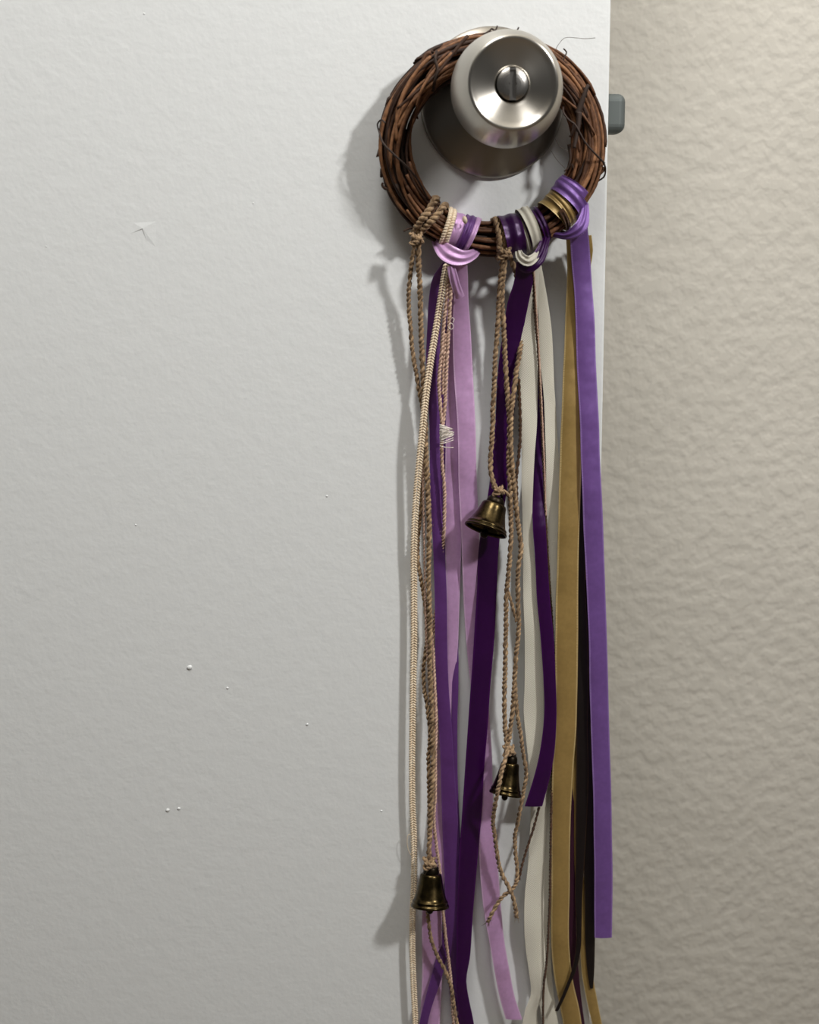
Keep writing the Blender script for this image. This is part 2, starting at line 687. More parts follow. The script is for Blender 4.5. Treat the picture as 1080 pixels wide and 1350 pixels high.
# ------------------------------------------------------------------ wreath
RING_C = at(648.5, 193.5, 13)
RING_R, TUBE_R, RING_SQ = 48.4, 7.8, .908
TC, TK = 12.5, 3.5


def ring_pt(th, rho, phi):
    """th ring angle, phi: 90deg front, 180 towards the middle, 0 outside"""
    return np.array([RING_C[0] + math.cos(th) * (RING_R + rho * math.cos(phi)),
                     RING_C[1] + math.sin(th) * (RING_R * RING_SQ + rho * math.cos(phi)),
                     TC + TK * math.sin(th) + rho * math.sin(phi)])


wreath = thing('grapevine_wreath', ring_pt(-math.pi / 2, TUBE_R, 0), 'small round brown grapevine wreath hung over the steel door knob', 'wreath')


def vine(th0, span, rho, phi0, turns, r, name='vine', mat='vine', wob=.6):
    n = max(24, int(abs(span) / (2 * math.pi) * 110))
    a, b, c_ = rng.uniform(0, 6.28, 3)
    pts = []
    for k in range(n):
        q = k / (n - 1)
        th = th0 + span * q
        rr = rho * (1 + .06 * math.sin(3 * th + a)) + wob * .5 * math.sin(5 * th + b)
        pts.append(ring_pt(th, rr, phi0 + turns * 2 * math.pi * q + .25 * math.sin(2 * th + c_)))
    rad = np.array([r * (1 + .1 * math.sin(k * .9 + a) + .08 * rng.normal()) for k in range(n)])
    rad[0] *= .8
    rad[-1] *= .7
    V, Fc = tube(pts, np.clip(rad, .3 * r, 2 * r), 7)
    return build(name, V, Fc, M[mat], wreath)


# dark core vines, then layers outwards
for k in range(10):
    vine(rng.uniform(0, 6.28), 6.1, rng.uniform(1.0, 3.8), k * .63, rng.uniform(-.4, .4), 1.6, mat='bark')
for k in range(24):
    vine(rng.uniform(0, 6.28), rng.uniform(3.6, 6.2), rng.uniform(5.0, 6.4), k / 24 * 6.283 + rng.uniform(-.15, .15), rng.uniform(-.35, .35), rng.uniform(.8, 1.2))
for k in range(30):
    vine(rng.uniform(0, 6.28), rng.uniform(2.2, 5.6), rng.uniform(6.9, 7.9), k / 34 * 6.283 + rng.uniform(-.12, .12), rng.uniform(-.25, .3), rng.uniform(.75, 1.15))
for k in range(12):
    vine(rng.uniform(-.2, .9) if k % 2 else rng.uniform(1.6, 2.4), rng.uniform(.7, 1.3), rng.uniform(7.8, 8.6), rng.uniform(.3, 2.8), rng.uniform(-.2, .2), rng.uniform(.55, .9))


def twig(rows, r0, r1, mat='vine', name='twig', n=28):
    C = px_path(rows, n)
    return build(name, *tube(C, np.linspace(r0, r1, n), 6), M[mat], wreath)


def tendril(rows, r=.45, mat='tendril', n=40, name='tendril'):
    C = px_path(rows, n)
    return build(name, *tube(C, r, 6), M[mat], wreath)


# loose stubs and broken ends that stand out of the ring
twig([(524, 143, 23), (548, 122, 25), (575, 98, 26), (604, 62, 26), (617, 47, 26)], .7, .95)
twig([(549, 140, 24), (556, 118, 26), (570, 96, 26), (596, 70, 26)], .6, .9)
twig([(556, 84, 22), (559, 76, 22), (563, 71, 22), (568, 70, 22)], .8, 1.1)
twig([(512, 250, 14), (507, 248, 14), (504, 244, 14), (505, 241, 14)], .9, .6)
twig([(545, 300, 14), (537, 302, 14), (532, 305, 14)], .7, .5, 'bark')
twig([(762, 150, 22), (767, 135, 23), (773, 118, 24), (776, 112, 24)], 1.7, .9, 'tendril')
twig([(764, 148, 24), (762, 170, 24), (757, 195, 24)], 1.4, .9, 'tendril')
twig([(788, 232, 14), (794, 226, 14), (797, 221, 14)], .7, 1.1)
twig([(745, 85, 20), (752, 88, 21), (758, 95, 21), (760, 100, 21)], .6, .9)
twig([(750, 190, 20), (752, 210, 20), (748, 222, 20), (744, 226, 20)], .9, .4, 'bark')
twig([(757, 165, 20), (754, 178, 20), (751, 180, 20)], .9, .5, 'bark')
tendril([(499, 172, 16), (498, 163, 17), (503, 158, 20), (508, 162, 23)], .4)
tendril([(499, 170, 16), (505, 188, 22), (520, 204, 24), (538, 221, 24), (550, 236, 22), (558, 250, 20), (564, 262, 18)], .5)
tendril([(576, 68, 22), (574, 78, 26), (577, 92, 27), (573, 108, 26), (571, 120, 22)], .75, 'bark')
tendril([(743, 140, 18), (743, 148, 22), (750, 158, 24), (758, 164, 25), (772, 188, 25), (788, 206, 23), (797, 215, 18)], .5)
tendril([(793, 210, 20), (798, 220, 16), (797, 232, 14), (790, 238, 12), (786, 240, 12)], .45)
tendril([(742, 84, 20), (744, 76, 20), (747, 69, 20), (743, 64, 20)], .35)
tendril([(735, 74, 12), (733, 66, 12), (737, 58, 12), (745, 50, 12), (760, 50, 12), (772, 51, 12), (785, 50, 12)], .13, 'hair')
tendril([(620, 49, 20), (640, 44, 20), (645, 41, 20), (650, 43, 20), (660, 41, 20), (672, 40, 20), (680, 42, 20), (684, 36, 20)], .4)
tendril([(645, 42, 20), (648, 38, 20), (653, 40, 20), (656, 34, 20)], .4)
tendril([(732, 183, 8), (738, 193, 10), (748, 199, 14), (751, 202, 15)], .12, 'hair')
tendril([(727, 199, 6), (733, 209, 8), (740, 217, 10), (745, 222, 14)], .12, 'hair')
for _ in range(16):    # bark flakes along the ring
    th = rng.uniform(-.4, 3.6)
    ph = rng.uniform(-.3, 3.4)
    a = ring_pt(th, TUBE_R * .95, ph)
    b = ring_pt(th + rng.uniform(-.09, .09), TUBE_R * 1.12, ph)
    cc = ring_pt(th + rng.uniform(.05, .12), TUBE_R * rng.uniform(1.1, 1.25), ph)
    build('bark_flake', *tube(np.array([a, b, cc]), [.9, .7, .25], 5), M['bark'], wreath)


def deg(*a):
    return [math.radians(x) for x in a]


def wrap(name, th0, th1, width, off, mat, parent, ph0=215, ph1=-35, curl=.35, n=36, wid1=None, bow=0.0, ripple=(.35, 1.7, .8)):
    """ribbon laid round the wreath tube from its inner side over the front to its outer side"""
    th0, th1, ph0, ph1 = deg(th0, th1, ph0, ph1)
    L, R = [], []
    for k in range(n):
        q = k / (n - 1)
        th = th0 + (th1 - th0) * q
        wd = width + ((wid1 if wid1 else width) - width) * q
        ph = ph0 + (ph1 - ph0) * q
        rho = TUBE_R + .9 + off + bow * math.sin(math.pi * q)
        dth = wd / 2 / (RING_R + rho * math.cos(ph))
        L.append(ring_pt(th - dth, rho, ph))
        R.append(ring_pt(th + dth, rho, ph))
    V, Fc, uv, fl = strip(L, R, .35, 0, 13, None, ripple)
    # strip() bulges along a mean normal; the wrap follows the tube, so no curl
    return build(name, V, Fc, M[mat], parent, True, uv, fl)


def rope_wrap(name, th0, th1, r, off, mat, parent, ph0=230, ph1=-50):
    th0, th1, ph0, ph1 = deg(th0, th1, ph0, ph1)
    C = [ring_pt(th0 + (th1 - th0) * q, TUBE_R + .5 + off, ph0 + (ph1 - ph0) * q) for q in np.linspace(0, 1, 50)]
    return build(name, *rope(C, r, 5.5), M[mat], parent)


def strand(rows, r, parent, mat='jute', name='strand', pitch=6.0, n=120, hair=26, phase=0.0):
    C = px_path(rows, n)
    o = build(name, *rope(C, r, pitch, phase=phase), M[mat], parent)
    if hair:
        build('fuzz', *fuzz(C, r, hair), M[mat], o, kind='stuff')
    return C


def knot_ball(px, py, d, size, parent, mat='jute', name='knot', turns=3, r=1.1):
    """overhand knot: a short rope wound on itself"""
    c0 = at(px, py, d)
    C = []
    for q in np.linspace(0, 1, 70):
        a = q * turns * 2 * math.pi
        C.append(c0 + size * np.array([math.cos(a) * (.75 + .25 * math.cos(2.3 * a)), (q - .5) * 1.3 + .35 * math.sin(1.7 * a), .7 * math.sin(a)]))
    o = build(name, *rope(C, r, 4.5), M[mat], parent)
    build('fuzz', *fuzz(C, r, 24, 2.0), M[mat], o, kind='stuff')
    return o


# ------------------------------------------------------------------ hanging ribbons and cords
# --- jute twine tied at the left, carrying the lowest bell
tw = thing('jute_twine', at(552, 318, 16), 'leftmost brown jute twine tied to the wreath, lowest bell on its end', 'twine')
rope_wrap('loop', 223.5, 229.5, 1.75, 1.2, 'jute', tw)
rope_wrap('loop', 234.5, 229, 1.75, 1.3, 'jute', tw)
rope_wrap('loop', 226, 233, 1.3, .4, 'jute_dark', tw)
knot_ball(549, 315, 20, 3.0, tw)
strand([(547, 322, 19), (543, 345, 16), (540, 372, 12), (539, 398, 10), (541, 430, 9), (545, 470, 8), (551, 505, 8), (557, 540, 7), (559, 600, 6), (556, 660, 5), (551, 715, 5),
        (551, 738, 6), (556, 768, 6), (561, 800, 6), (563, 840, 6), (559, 876, 6), (559, 905, 7), (564, 935, 8), (567, 970, 8), (565, 1000, 8), (566, 1050, 9), (566, 1100, 10), (566, 1132, 12)],
       1.15, tw, 'jute', n=200)
strand([(552, 322, 19), (552, 350, 17), (554, 390, 13), (555, 430, 11), (557, 480, 10), (559, 530, 9.5), (561, 580, 9.5), (564, 640, 9.5), (566, 700, 9.5), (565, 760, 9.5), (567, 820, 9.5), (567, 880, 10),
        (569, 930, 10), (571, 980, 10), (570, 1030, 11), (568, 1080, 11.5), (566, 1115, 13), (566, 1140, 14)], 1.4, tw, 'jute', n=220, hair=60, phase=1)
knot_ball(566, 1138, 14.5, 3.2, tw, r=1.2)
strand([(563, 1190, 14), (565, 1215, 12), (569, 1240, 11), (578, 1263, 11), (588, 1282, 12), (595, 1302, 12), (599, 1330, 12), (603, 1352, 12), (606, 1375, 12)], 1.1, tw, 'jute', n=80)

# --- cream braid trim with a long tail at the far left
tr = thing('braid_trim', at(590, 345, 18), 'cream braided trim with a beaded sheen hanging at the far left', 'trim')


def braid(rows, name, parent, mat='trim', half=1.15, step=1.45, ln=1.35, wd=.72, n=200, rowsn=2):
    C = resample(px_path(rows, n), step)
    T, N, B = frames(C)
    side = unit(np.cross(T, np.array([0, 0, 1.0])))
    out = []
    for i in range(len(C)):
        nn = np.cross(side[i], T[i])
        for s in ((-1, 1) if rowsn == 2 else (0,)):
            dirv = unit(T[i] * .8 + s * side[i] * .75)
            per = np.cross(nn, dirv)
            out.append(ellipsoid(C[i] + s * side[i] * half * .78, [dirv * ln, per * wd, nn * .75], 7, 4))
    return build(name, *merge(out), M[mat], parent)


braid([(589, 350, 22), (584, 378, 17), (579, 410, 13), (574, 440, 12), (568, 475, 11.5), (562, 520, 11.5), (557, 570, 11.5), (552, 620, 10), (548, 670, 8), (546, 720, 7), (546, 780, 6), (546, 840, 6), (545, 900, 6),
       (544, 960, 6), (543.5, 1010, 6), (544, 1060, 6), (546, 1110, 6), (546, 1160, 6), (544, 1210, 6), (544, 1260, 6), (546, 1310, 6), (548, 1350, 6), (549, 1385, 6)], 'tail', tr)
wrap('loop', 238.5, 246, 4.8, .7, 'trim', tr, wid1=3.0)
for th0, th1, o_ in ((237.0, 244.5, 1.9), (240.2, 247, 1.9)):
    a0, a1 = deg(th0, th1)
    C = np.array([ring_pt(a0 + (a1 - a0) * q, TUBE_R + o_, math.radians(215 - 235 * q)) for q in np.linspace(0, 1, 40)])
    out = []
    for q in resample(C, 1.3):
        out.append(ellipsoid(q, [(1.3, .4, 0), (-.3, .9, .1), (0, 0, 1.0)], 7, 4))
    build('beading', *merge(out), M['trim'], tr)
build('bead', *ellipsoid(at(613, 290, 22), [(1.2, .3, 0), (-.5, 1.9, .3), (0, 0, 1.3)], 12, 8), M['trim'], tr)
tendril_rows = [(547, 1105, 6), (539, 1100, 6), (537, 1112, 6), (541, 1126, 6), (547, 1130, 6)]
build('loose_thread', *tube(px_path(tendril_rows, 20), .18, 4), M['trim'], tr)

# --- beige cords beside it, one ending in a frayed tuft
co = thing('beige_cord', at(597, 350, 20), 'pinkish beige twisted cord with a frayed white tuft over the purple ribbon', 'cord')
strand([(592, 350, 21), (590, 380, 17), (586, 420, 14), (583, 460, 12.5), (579, 500, 12), (581, 540, 12), (584, 566, 12)], .95, co, 'cord', pitch=4.2, hair=10)
strand([(597, 352, 21), (594, 390, 17), (592, 430, 14), (589, 480, 13), (587, 530, 12), (583, 575, 11), (583, 610, 10.5), (586, 645, 10), (586, 685, 9), (584, 720, 6), (578, 780, 4.5), (571, 840, 5), (573, 900, 8),
        (575, 950, 9), (574, 1000, 9.5), (574, 1050, 9.5), (572, 1080, 9.5), (575, 1110, 9), (580, 1150, 7), (583, 1190, 7), (587, 1230, 8), (592, 1270, 8), (595, 1300, 8), (598, 1350, 8), (600, 1380, 8)],
       .95, co, 'cord', pitch=4.2, n=240, hair=26)
strand([(588, 440, 13), (585, 480, 12.5), (584, 520, 12)], .8, co, 'cord', pitch=4.0, hair=6)
strand([(562, 560, 8), (558, 620, 8), (559, 690, 8), (560, 760, 8), (562, 840, 8), (566, 900, 8), (570, 950, 9)], .6, co, 'cord', pitch=3.6, hair=8)
out = []
for k in range(44):
    y0 = rng.uniform(559, 581)
    a = at(580.5 + rng.uniform(-1, 1), y0, 13)
    e = at(596 + rng.uniform(-6, 3), 569 + (y0 - 570) * rng.uniform(.3, .75), 14 + rng.uniform(-.5, .6))
    out.append(tube(np.array([a, (2 * a + e) / 3 + rng.normal(0, .12, 3), (a + 2 * e) / 3 + rng.normal(0, .15, 3), e]), [.3, .34, .3, .16], 4))
for y0, y1 in ((583, 577), (585, 580), (588, 590)):
    out.append(tube(px_path([(580, y0, 13), (589, (y0 + y1) / 2 + 1, 14), (598, y1, 14)], 8), .22, 4))
build('frayed_tuft', *merge(out), M['fray'], co, kind='stuff')
for rows in ([(593, 425, 14.5), (596, 419, 15), (599, 421, 15), (597, 425, 15)], [(592, 428, 14.5), (592, 433, 15), (596, 434, 15), (598, 430, 15), (595, 426, 15), (592, 428, 15)]):
    build('loose_thread', *tube(px_path(rows, 20), .16, 4), M['fray'], co)

# --- mid purple satin ribbon (behind trim and twine)
pu = thing('purple_ribbon', at(592, 345, 16), 'narrow mid-purple satin ribbon hanging between the cream trim and the pink ribbon', 'ribbon')
wrap('loop', 256.5, 250.5, 5.6, 1.6, 'purple', pu, wid1=2.6)
tail('tail', [(346, 584, 597, 17), (365, 571, 590, 13), (390, 566, 583, 9), (420, 564, 581, 7), (480, 562, 580, 6), (560, 566, 580, 6), (640, 567, 581, 6), (720, 571, 586, 6.5), (780, 573, 589, 6.5), (860, 574, 590, 6.5), (910, 576, 592, 6.5),
              (960, 579, 596, 6.5), (1010, 581, 599, 6.5), (1080, 583, 604, 6.5), (1150, 586, 607, 6), (1250, 588, 612, 5), (1300, 592, 615, 6), (1350, 598, 622, 8), (1400, 603, 626, 8)],
     M['purple'], pu, .5, (.5, 90, 1.0))
tail('tail', [(346, 590, 604, 16), (380, 588, 602, 9), (420, 586, 600, 5), (480, 583, 598, 4), (560, 580, 595, 3.5), (640, 580, 594, 3), (700, 583, 597, 2.5), (760, 590, 603, 2.5), (830, 594, 604.5, 3), (900, 596, 604.5, 4), (960, 595, 603, 5), (1040, 592, 604, 5),
              (1120, 591, 607, 4.5), (1200, 588, 606, 4), (1240, 581, 594, 4), (1290, 568, 582, 7), (1340, 555, 566, 8), (1380, 548, 560, 8)], M['purple'], pu, .4, (.4, 80, 2.0))

# --- pink ribbon
pk = thing('pink_ribbon', at(600, 345, 18), 'orchid pink satin ribbon with a folded knot at the lower left of the wreath', 'ribbon')
wrap('loop', 246.5, 250, 10.0, .9, 'pink', pk, wid1=4.5)
wrap('loop', 261, 252.0, 5.6, 1.2, 'pink', pk, wid1=3.0)
band('knot', [(574, 311, 6, 12), (579, 322, 14, 17), (588, 332, 20.5, 23), (600, 338, 23.5, 23), (613, 339, 22.5, 18), (625, 334, 16.5, 13), (633, 324, 7, 9)], M['pink'], pk, .5)
band('fold', [(594, 350, 22, 10), (597, 362, 21, 12), (601, 376, 19, 12), (607, 392, 16, 12)], M['pink'], pk, 1.0, 24)
tail('tail', [(346, 595, 616, 20), (365, 600, 617, 15), (400, 598, 618, 11), (440, 597, 621, 9), (500, 599, 624, 8), (560, 603, 627, 8), (640, 605, 629, 8), (700, 608, 632, 7.5), (760, 610, 634, 6.5), (820, 613, 637, 5), (880, 618, 641, 4.5), (940, 624, 645, 4.5), (1000, 627, 649, 5),
              (1050, 628, 650, 5.5), (1110, 631, 654, 6.5), (1160, 634, 658, 7), (1200, 638, 661, 7), (1240, 645, 665, 8), (1280, 652, 672, 9), (1315, 659, 679, 9), (1344, 667, 689, 9.5)], M['pink'], pk, .6, (.45, 75, .4))
tail('tail', [(346, 590, 612, 17), (400, 589, 612, 9), (480, 590, 612, 5), (560, 588, 611, 4), (640, 587, 609, 4), (720, 587, 608, 4), (790, 589, 606, 4), (850, 589, 604, 4), (900, 586, 600, 4), (950, 578, 598, 4), (1040, 574, 597, 4), (1120, 566, 590, 4), (1200, 557, 583, 4.5), (1280, 557, 583, 5),
              (1350, 554, 580, 5), (1400, 552, 578, 5)], M['pink'], pk, .5, (.4, 90, 2.2))

# --- deep purple ribbon, two tails
dp = thing('deep_purple_ribbon', at(685, 345, 18), 'deep violet satin ribbon knotted left of the cream twill, two long tails', 'ribbon')
wrap('loop', 282.3, 282.8, 9.8, 1.4, 'deep', dp, bow=1.4)
wrap('loop', 303.5, 299, 3.6, .8, 'deep', dp)
wrap('fold', 291, 290, 5.5, .8, 'deep', dp)
band('knot', [(721, 306, 13, 10), (717, 322, 19, 13), (712, 336, 22, 17), (704, 346, 23, 19), (695, 352, 22, 17), (686, 352, 20, 10)], M['deep'], dp, .8)
tail('tail', [(345, 681, 706, 20), (370, 678, 703, 17), (400, 669, 697, 13), (430, 665, 691, 10), (460, 660, 687, 9), (500, 656, 682, 8), (560, 653, 677, 8), (640, 645, 669, 8), (720, 632, 658, 8), (780, 629, 655, 8), (840, 625, 652, 8), (900, 621, 647, 8), (960, 617, 643, 8), (1020, 613, 638, 8), (1060, 610, 636, 8),
              (1120, 606, 631, 8), (1200, 603, 624, 8), (1260, 602, 620, 9), (1290, 602, 615, 10), (1310, 602, 617, 10), (1350, 607, 625, 10), (1400, 612, 630, 10)], M['deep'], dp, .7, (.5, 100, .8))
tail('tail', [(345, 690, 710, 16), (400, 696, 716, 8), (460, 702, 720, 5), (520, 705, 721, 4.5), (580, 704, 719, 4.5), (620, 703.5, 718, 6), (660, 702, 718, 8), (700, 703, 720, 10), (740, 706, 722, 10), (790, 708, 725, 10), (840, 713, 730, 11), (900, 717, 733, 12), (940, 718, 734, 12), (990, 712, 731, 12.5),
              (1025, 704, 725, 13), (1063, 692, 715, 13)], M['deep'], dp, .6, (.4, 90, 1.6))

# --- cream twill tape
cr = thing('cream_twill_ribbon', at(697, 340, 18), 'off-white herringbone twill tape beside the deep violet ribbon', 'ribbon')
wrap('loop', 295.5, 293.5, 6.4, 2.0, 'twill', cr, bow=1.6, ph0=225, ph1=30, wid1=5.0)
wrap('fold', 287.5, 289.5, 2.6, 1.8, 'twill', cr)
band('knot', [(682, 324, 12, 6), (686, 338, 21.5, 12), (696, 344, 25, 14), (705, 339, 24, 11), (710, 329, 19, 7), (711, 318, 12, 5)], M['twill'], cr, .7)
tail('tail', [(350, 700, 712, 18), (400, 692, 709, 12), (430, 686, 709, 9.5), (460, 684, 709, 9), (500, 685, 709, 9), (560, 687, 708, 9), (600, 688, 705, 9, 2), (640, 688, 703, 9, 2), (680, 689, 702, 8, 1), (720, 690, 704, 7), (790, 690, 709, 7), (850, 692, 715, 7), (900, 692, 717, 7), (940, 691, 717, 7),
              (980, 694, 716, 7), (1010, 697, 719, 7), (1060, 700, 722, 7), (1120, 698, 719, 7), (1180, 692, 718, 7, -2), (1220, 691, 717, 7.5, -1), (1255, 694, 719, 8), (1285, 698, 720, 9, 2), (1310, 700, 716, 9, 3), (1335, 692, 708, 8), (1370, 686, 712, 7), (1400, 686, 712, 7)], M['twill'], cr, .6, (.6, 85, .3), thick=.5)
tail('tail', [(350, 703, 714, 16), (400, 709, 723, 11), (440, 711, 728, 9), (480, 713, 730, 8), (510, 716, 731, 8), (540, 718, 733, 7.5, -2), (580, 719, 735, 7, -3), (620, 720, 738, 6, -3), (680, 721, 738, 5), (740, 722, 738, 5), (800, 722, 739, 5), (860, 724, 740, 5), (940, 727, 745, 5), (1040, 722, 740, 5), (1120, 708, 728, 5), (1200, 704, 726, 5), (1290, 706, 728, 5), (1350, 716, 736, 5), (1400, 722, 742, 5)],
     M['twill'], cr, .5, (.4, 85, 1.3), thick=.5)

# --- thin brown cord running down between the cream and gold ribbons
bc = thing('brown_cord', at(702, 350, 19), 'thin two-tone brown cord lying along the cream twill tape', 'cord')
strand([(702, 350, 20), (704, 380, 15), (706, 420, 12), (709, 455, 11), (711, 490, 10.5), (713, 530, 10.5), (716, 590, 9.5), (718, 640, 9), (720, 690, 8.5), (724, 760, 6), (729, 840, 6), (731, 920, 7), (729, 1000, 9), (727, 1060, 10), (726, 1120, 10.5), (725, 1180, 11), (723, 1230, 11), (721, 1265, 11),
        (717, 1300, 11), (716, 1340, 11), (717, 1370, 11)], .72, bc, 'jute_dark', pitch=3.8, n=240, hair=14)
strand([(703.5, 352, 20), (706.5, 400, 13), (710.5, 460, 11.3), (714.5, 540, 10.8), (718, 620, 9.6), (720, 680, 9)], .5, bc, 'cord', pitch=3.2, n=120, hair=0)

# --- gold ribbon
go = thing('gold_ribbon', at(745, 312, 18), 'antique gold satin ribbon hanging beside the bright lilac ribbon', 'ribbon')
wrap('loop', 316.5, 314, 11.0, .9, 'gold', go, wid1=5.0)
wrap('fold', 322, 314, 6.0, 1.3, 'gold', go, wid1=3.5)
tail('tail', [(310, 746, 762, 14), (350, 748, 764, 11), (400, 746.5, 765, 10), (440, 745, 766, 10), (500, 742, 767, 10), (560, 740, 767, 10), (620, 738, 766.5, 10), (680, 736, 764.5, 10), (740, 735, 763, 10), (800, 733, 762.5, 10), (860, 732, 762, 10), (900, 732.5, 761.5, 10), (960, 732, 760, 10), (1020, 728, 755.5, 10), (1100, 727, 752, 10),
              (1180, 727, 751, 10), (1240, 727, 750.5, 10), (1290, 731, 755, 9), (1330, 739, 764, 8), (1370, 746, 770, 7), (1400, 750, 775, 7)], M['gold'], go, 1.3, (.6, 70, 1.1))
tail('tail', [(310, 770, 780, 11), (330, 772, 782, 9), (345, 771, 780, 7), (370, 766, 776, 6), (440, 764, 776, 5), (560, 764, 777, 5), (680, 762, 777, 5), (760, 764, 780, 5), (820, 764, 781, 4.5), (900, 756, 772, 6), (960, 752, 766, 7), (1040, 748, 763, 7), (1120, 749, 764, 6.5), (1180, 760, 774, 6), (1230, 764, 776, 6), (1280, 767, 781, 6), (1320, 774, 788, 6), (1350, 781, 794, 6), (1390, 790, 803, 6)],
     M['gold'], go, .5, (.4, 80, 2.0))

# --- reflection on the gold ribbon's edge, put in as a dark plum strip
pl = thing('plum_reflection_strip', at(757, 330, 14), 'dark plum strip standing in for the reflection along the lower edge of the gold ribbon', 'ribbon')
tail('tail', [(318, 756, 768, 13), (400, 758, 770, 7), (600, 758, 770, 6), (800, 752, 764, 6), (1000, 745, 758, 7), (1120, 744, 757, 8), (1180, 746, 759, 8.5), (1240, 748, 760, 8.5), (1280, 750, 763, 8), (1320, 754, 767, 7.6), (1350, 758, 771, 7), (1400, 764, 778, 6.5)], M['plum'], pl, .4)

# --- black ribbon, two tails ending in points
bk = thing('black_ribbon', at(764, 312, 15), 'black ribbon with tiny bronze edge stitches between the gold and lilac ribbons', 'ribbon')
wrap('loop', 314.5, 309.5, 3.0, 1.9, 'jute_dark', bk, ph0=95)
tail('tail', [(312, 760, 770, 14), (400, 766, 776, 8), (560, 764, 774, 7), (650, 762, 771, 7.5), (720, 762, 771, 8), (800, 762, 773, 8), (850, 762, 775, 8.5), (900, 761, 776, 9), (960, 760, 775, 9), (1020, 760, 776, 9), (1080, 759, 774, 9), (1130, 759, 771, 9), (1180, 758.5, 768, 10), (1220, 760, 767, 11), (1250, 759.5, 766, 11.5), (1275, 755, 761, 12), (1300, 746, 751, 12), (1320, 738, 742.5, 12), (1333, 732, 736, 12)],
     M['black'], bk, .3, (.3, 80, .5))
tail('tail', [(312, 763, 773, 12), (420, 768, 778, 6), (600, 768, 778, 5), (760, 767, 777, 5), (850, 766, 778, 6), (900, 765, 779, 6.5), (960, 765, 779, 7), (1020, 767, 782, 7), (1080, 769, 784, 7), (1140, 770, 785, 7), (1200, 771, 785, 7.5), (1250, 772, 784.5, 7.5), (1285, 775, 783.5, 7.5), (1303, 778, 782, 7.5)], M['black'], bk, .3, (.3, 90, 1.5))

# --- lilac ribbon at the right, in front
li = thing('lilac_ribbon', at(762, 305, 20), 'bright lilac satin ribbon at the far right along the door edge', 'ribbon')
wrap('loop', 330.5, 321, 7.6, 1.7, 'lilac', li, wid1=6.2)
wrap('loop', 335, 330, 5.0, 1.0, 'lilac', li, ph1=60)
band('knot', [(772, 268, 16, 8), (771, 283, 20, 12), (767, 297, 22.5, 17), (758, 306, 22, 16), (745, 311, 19, 10), (728, 309, 12, 6)], M['lilac'], li, .9)
tail('tail', [(300, 751, 775, 20), (320, 752, 777, 17), (350, 754, 779, 14.5), (380, 757, 781, 13.5), (420, 759, 784, 13), (480, 761, 786, 13), (560, 765, 790, 13), (600, 766, 791, 13), (680, 769, 795, 13), (740, 772, 797, 13), (830, 776, 800, 13), (900, 777.5, 802, 13), (960, 779.5, 803.5, 13), (1040, 782, 806, 13), (1100, 783, 807, 13),
              (1160, 784, 808, 13), (1236, 784, 807, 13)], M['lilac'], li, .7, (.35, 100, .2))

# --- jute twine tied in the middle, carrying two bells
tm = thing('jute_twine', at(664, 335, 18), 'brown jute twine tied at the bottom middle of the wreath, two bells on its strands', 'twine')
rope_wrap('loop', 272.2, 274.5, 1.5, 1.1, 'jute', tm)
rope_wrap('loop', 276.0, 277.0, 1.5, 1.1, 'jute', tm)
rope_wrap('loop', 274, 279, 1.3, .6, 'jute_dark', tm)
knot_ball(665, 334, 20, 3.2, tm)
strand([(663, 338, 20), (661, 360, 17), (658, 390, 15), (657, 420, 14), (654, 460, 13.5), (651, 520, 13.5), (649, 570, 14), (647, 605, 14.5), (647, 622, 15.5), (651, 637, 16.5), (655, 646, 17)], 1.3, tm, n=140, hair=60)
strand([(667, 338, 20), (664, 360, 17), (662, 390, 15), (664, 430, 14), (666, 470, 13.5), (669, 520, 13), (672, 560, 13), (671, 610, 13), (673, 650, 13), (674, 700, 13), (672, 740, 13), (668, 780, 13), (667, 830, 13), (666, 880, 13), (665, 930, 13), (667, 970, 13.5), (669, 992, 14)], 1.3, tm, n=200, hair=60, phase=1.2)
strand([(672, 338, 15), (690, 390, 6), (691, 430, 6), (685, 466, 10.5), (679, 505, 13), (674, 550, 14.6), (674, 590, 14.8), (678, 640, 13.5), (683, 690, 12.5), (687, 725, 12.5), (683, 752, 12.5), (683, 790, 12.5), (684, 830, 12.5), (680, 870, 12.5), (678, 910, 13), (675, 945, 13.5), (671, 975, 14), (668, 992, 15.5)], 1.3, tm, n=200, hair=50, phase=2.4)
strand([(684, 500, 11), (686, 560, 11), (685, 590, 11), (681, 630, 11.5), (682, 670, 11.5), (686, 715, 11.5)], .9, tm, 'jute_dark', n=80, hair=12)
strand([(670, 780, 12), (676, 800, 12), (681, 820, 12.5)], .9, tm, 'jute', n=30, hair=4)
strand([(679, 900, 12.5), (682, 940, 12.5), (687, 970, 12.5), (690, 995, 12.5), (694, 1018, 12), (690, 1045, 12), (684, 1078, 12), (679, 1102, 12), (680, 1125, 12.5), (682, 1148, 13), (681, 1163, 13), (674, 1174, 14), (664, 1181, 15), (656, 1191, 15), (648, 1206, 15), (643, 1216, 15)], 1.15, tm, n=160, hair=26)
strand([(671, 984, 17.5), (667, 998, 21), (662, 1015, 24), (658, 1035, 25.5), (653, 1060, 23), (650, 1082, 18), (653, 1105, 16), (656, 1130, 15), (661, 1150, 14.5), (670, 1168, 15.5), (676, 1182, 16), (680, 1198, 15), (681, 1210, 15)], 1.2, tm, n=120, hair=30, phase=.6)
strand([(711, 1064, 10.5), (704, 1090, 10.5), (696, 1115, 11), (689, 1138, 12), (684, 1160, 12.5)], .75, tm, 'jute_dark', n=40, hair=4)  # strand lying in shadow, the shade put into its darker jute colour
knot_ball(657, 647, 17, 2.6, tm, r=1.0)
strand([(655, 645, 18), (662, 647, 18), (668, 650, 17), (671, 655, 15)], 1.0, tm, n=20, hair=6)
knot_ball(671, 990, 14.5, 3.0, tm, r=1.1)
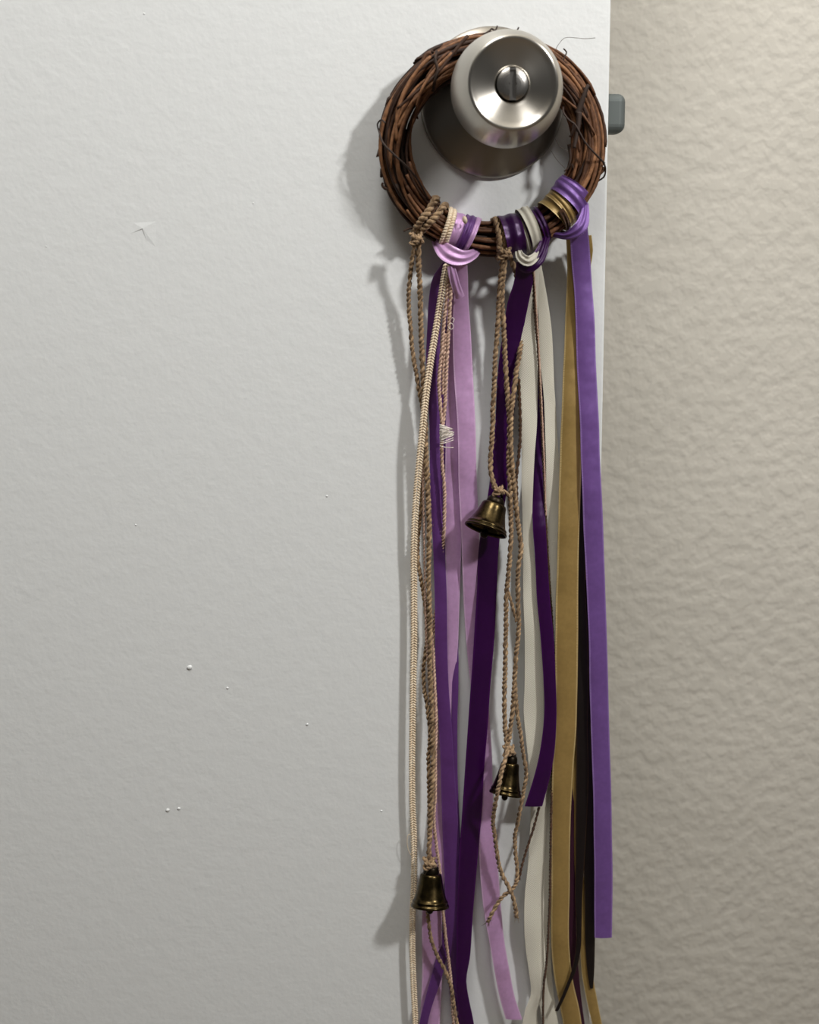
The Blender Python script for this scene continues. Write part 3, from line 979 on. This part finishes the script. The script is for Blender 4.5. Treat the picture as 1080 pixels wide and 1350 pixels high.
build('frayed_end', *fuzz(px_path([(681, 1204, 15), (681, 1213, 15)], 8), .8, 26, 2.4, .08), M['jute'], tm, kind='stuff')
build('frayed_end', *fuzz(px_path([(645, 1212, 15), (642, 1219, 15)], 8), .9, 30, 2.0, .09), M['jute_dark'], tm, kind='stuff')


# ------------------------------------------------------------------ bells
def bell(top, bottom, width_px, d0, d1, label, scale=1.0):
    """top / bottom: pixel of the crown and of the middle of the mouth"""
    a, b = at(top[0], top[1], d0), at(bottom[0], bottom[1], d1)
    up = unit(a - b)
    Rm = width_px / 2 / (F_PX / (CAM[2] - d1)) * .985
    H = np.linalg.norm(a - b)
    k = Rm / 10.5
    g = H / 16.6
    prof = [(9.3, 1.2), (10.0, .1), (10.5, .2), (10.55, .9), (10.2, 1.6), (9.75, 1.9), (9.75, 2.3), (9.9, 2.7), (9.6, 3.3), (9.1, 3.7), (8.6, 5.0), (7.9, 7.2), (7.2, 9.6), (6.6, 12.0), (6.2, 14.2), (6.0, 15.4), (5.6, 16.2), (4.6, 16.6), (3.6, 16.7)]
    inner = [(3.0, 15.8), (5.2, 14.6), (6.2, 10), (7.6, 5.2), (8.8, 2.6), (9.3, 1.2)]
    root = thing('bell', b, label, 'bell', 'small brass bells on the twine')
    full = [(r * k, h * g) for r, h in inner] + [(r * k, h * g) for r, h in prof]
    build('bell_body', *lathe(full, 64, b, up), M['brass'], root)
    neck = [(.2, 15.9), (4.3, 16.2), (4.5, 16.9), (4.2, 18.6), (3.9, 19.6), (3.0, 20.2), (.2, 20.4)]
    build('crown', *lathe([(r * k, h * g) for r, h in neck], 40, b, up), M['brass_dark'], root)
    e1 = unit(np.cross(up, [0, 0, 1.0]))
    C = [b + up * (20.6 * g + 1.9 * k * math.sin(q)) + e1 * 2.4 * k * math.cos(q) for q in np.linspace(-.3, math.pi + .3, 24)]
    build('hanging_loop', *tube(C, .75 * k, 8), M['brass_dark'], root)
    cl = merge([tube(np.array([b + up * 15.9 * g, b + up * 6 * g, b - up * .6 * g]), .5, 6), ellipsoid(b - up * 1.4 * k, [e1 * 2.1 * k, np.cross(up, e1) * 2.1 * k, up * 2.3 * k], 14, 9)])
    build('clapper', *cl, M['brass_dark'], root)
    return root


bell((652.5, 664), (640, 700), 61, 16, 21, 'tilted brass bell highest of the three, in front of the pink and violet ribbons')
bell((673, 1005), (666, 1048), 47, 12.5, 17.5, 'dark brass bell in the middle, half hidden behind a twine strand')
bell((568.5, 1151), (567, 1196), 56, 13, 18.5, 'dark brass bell hanging lowest, over the cream trim and pink ribbon')
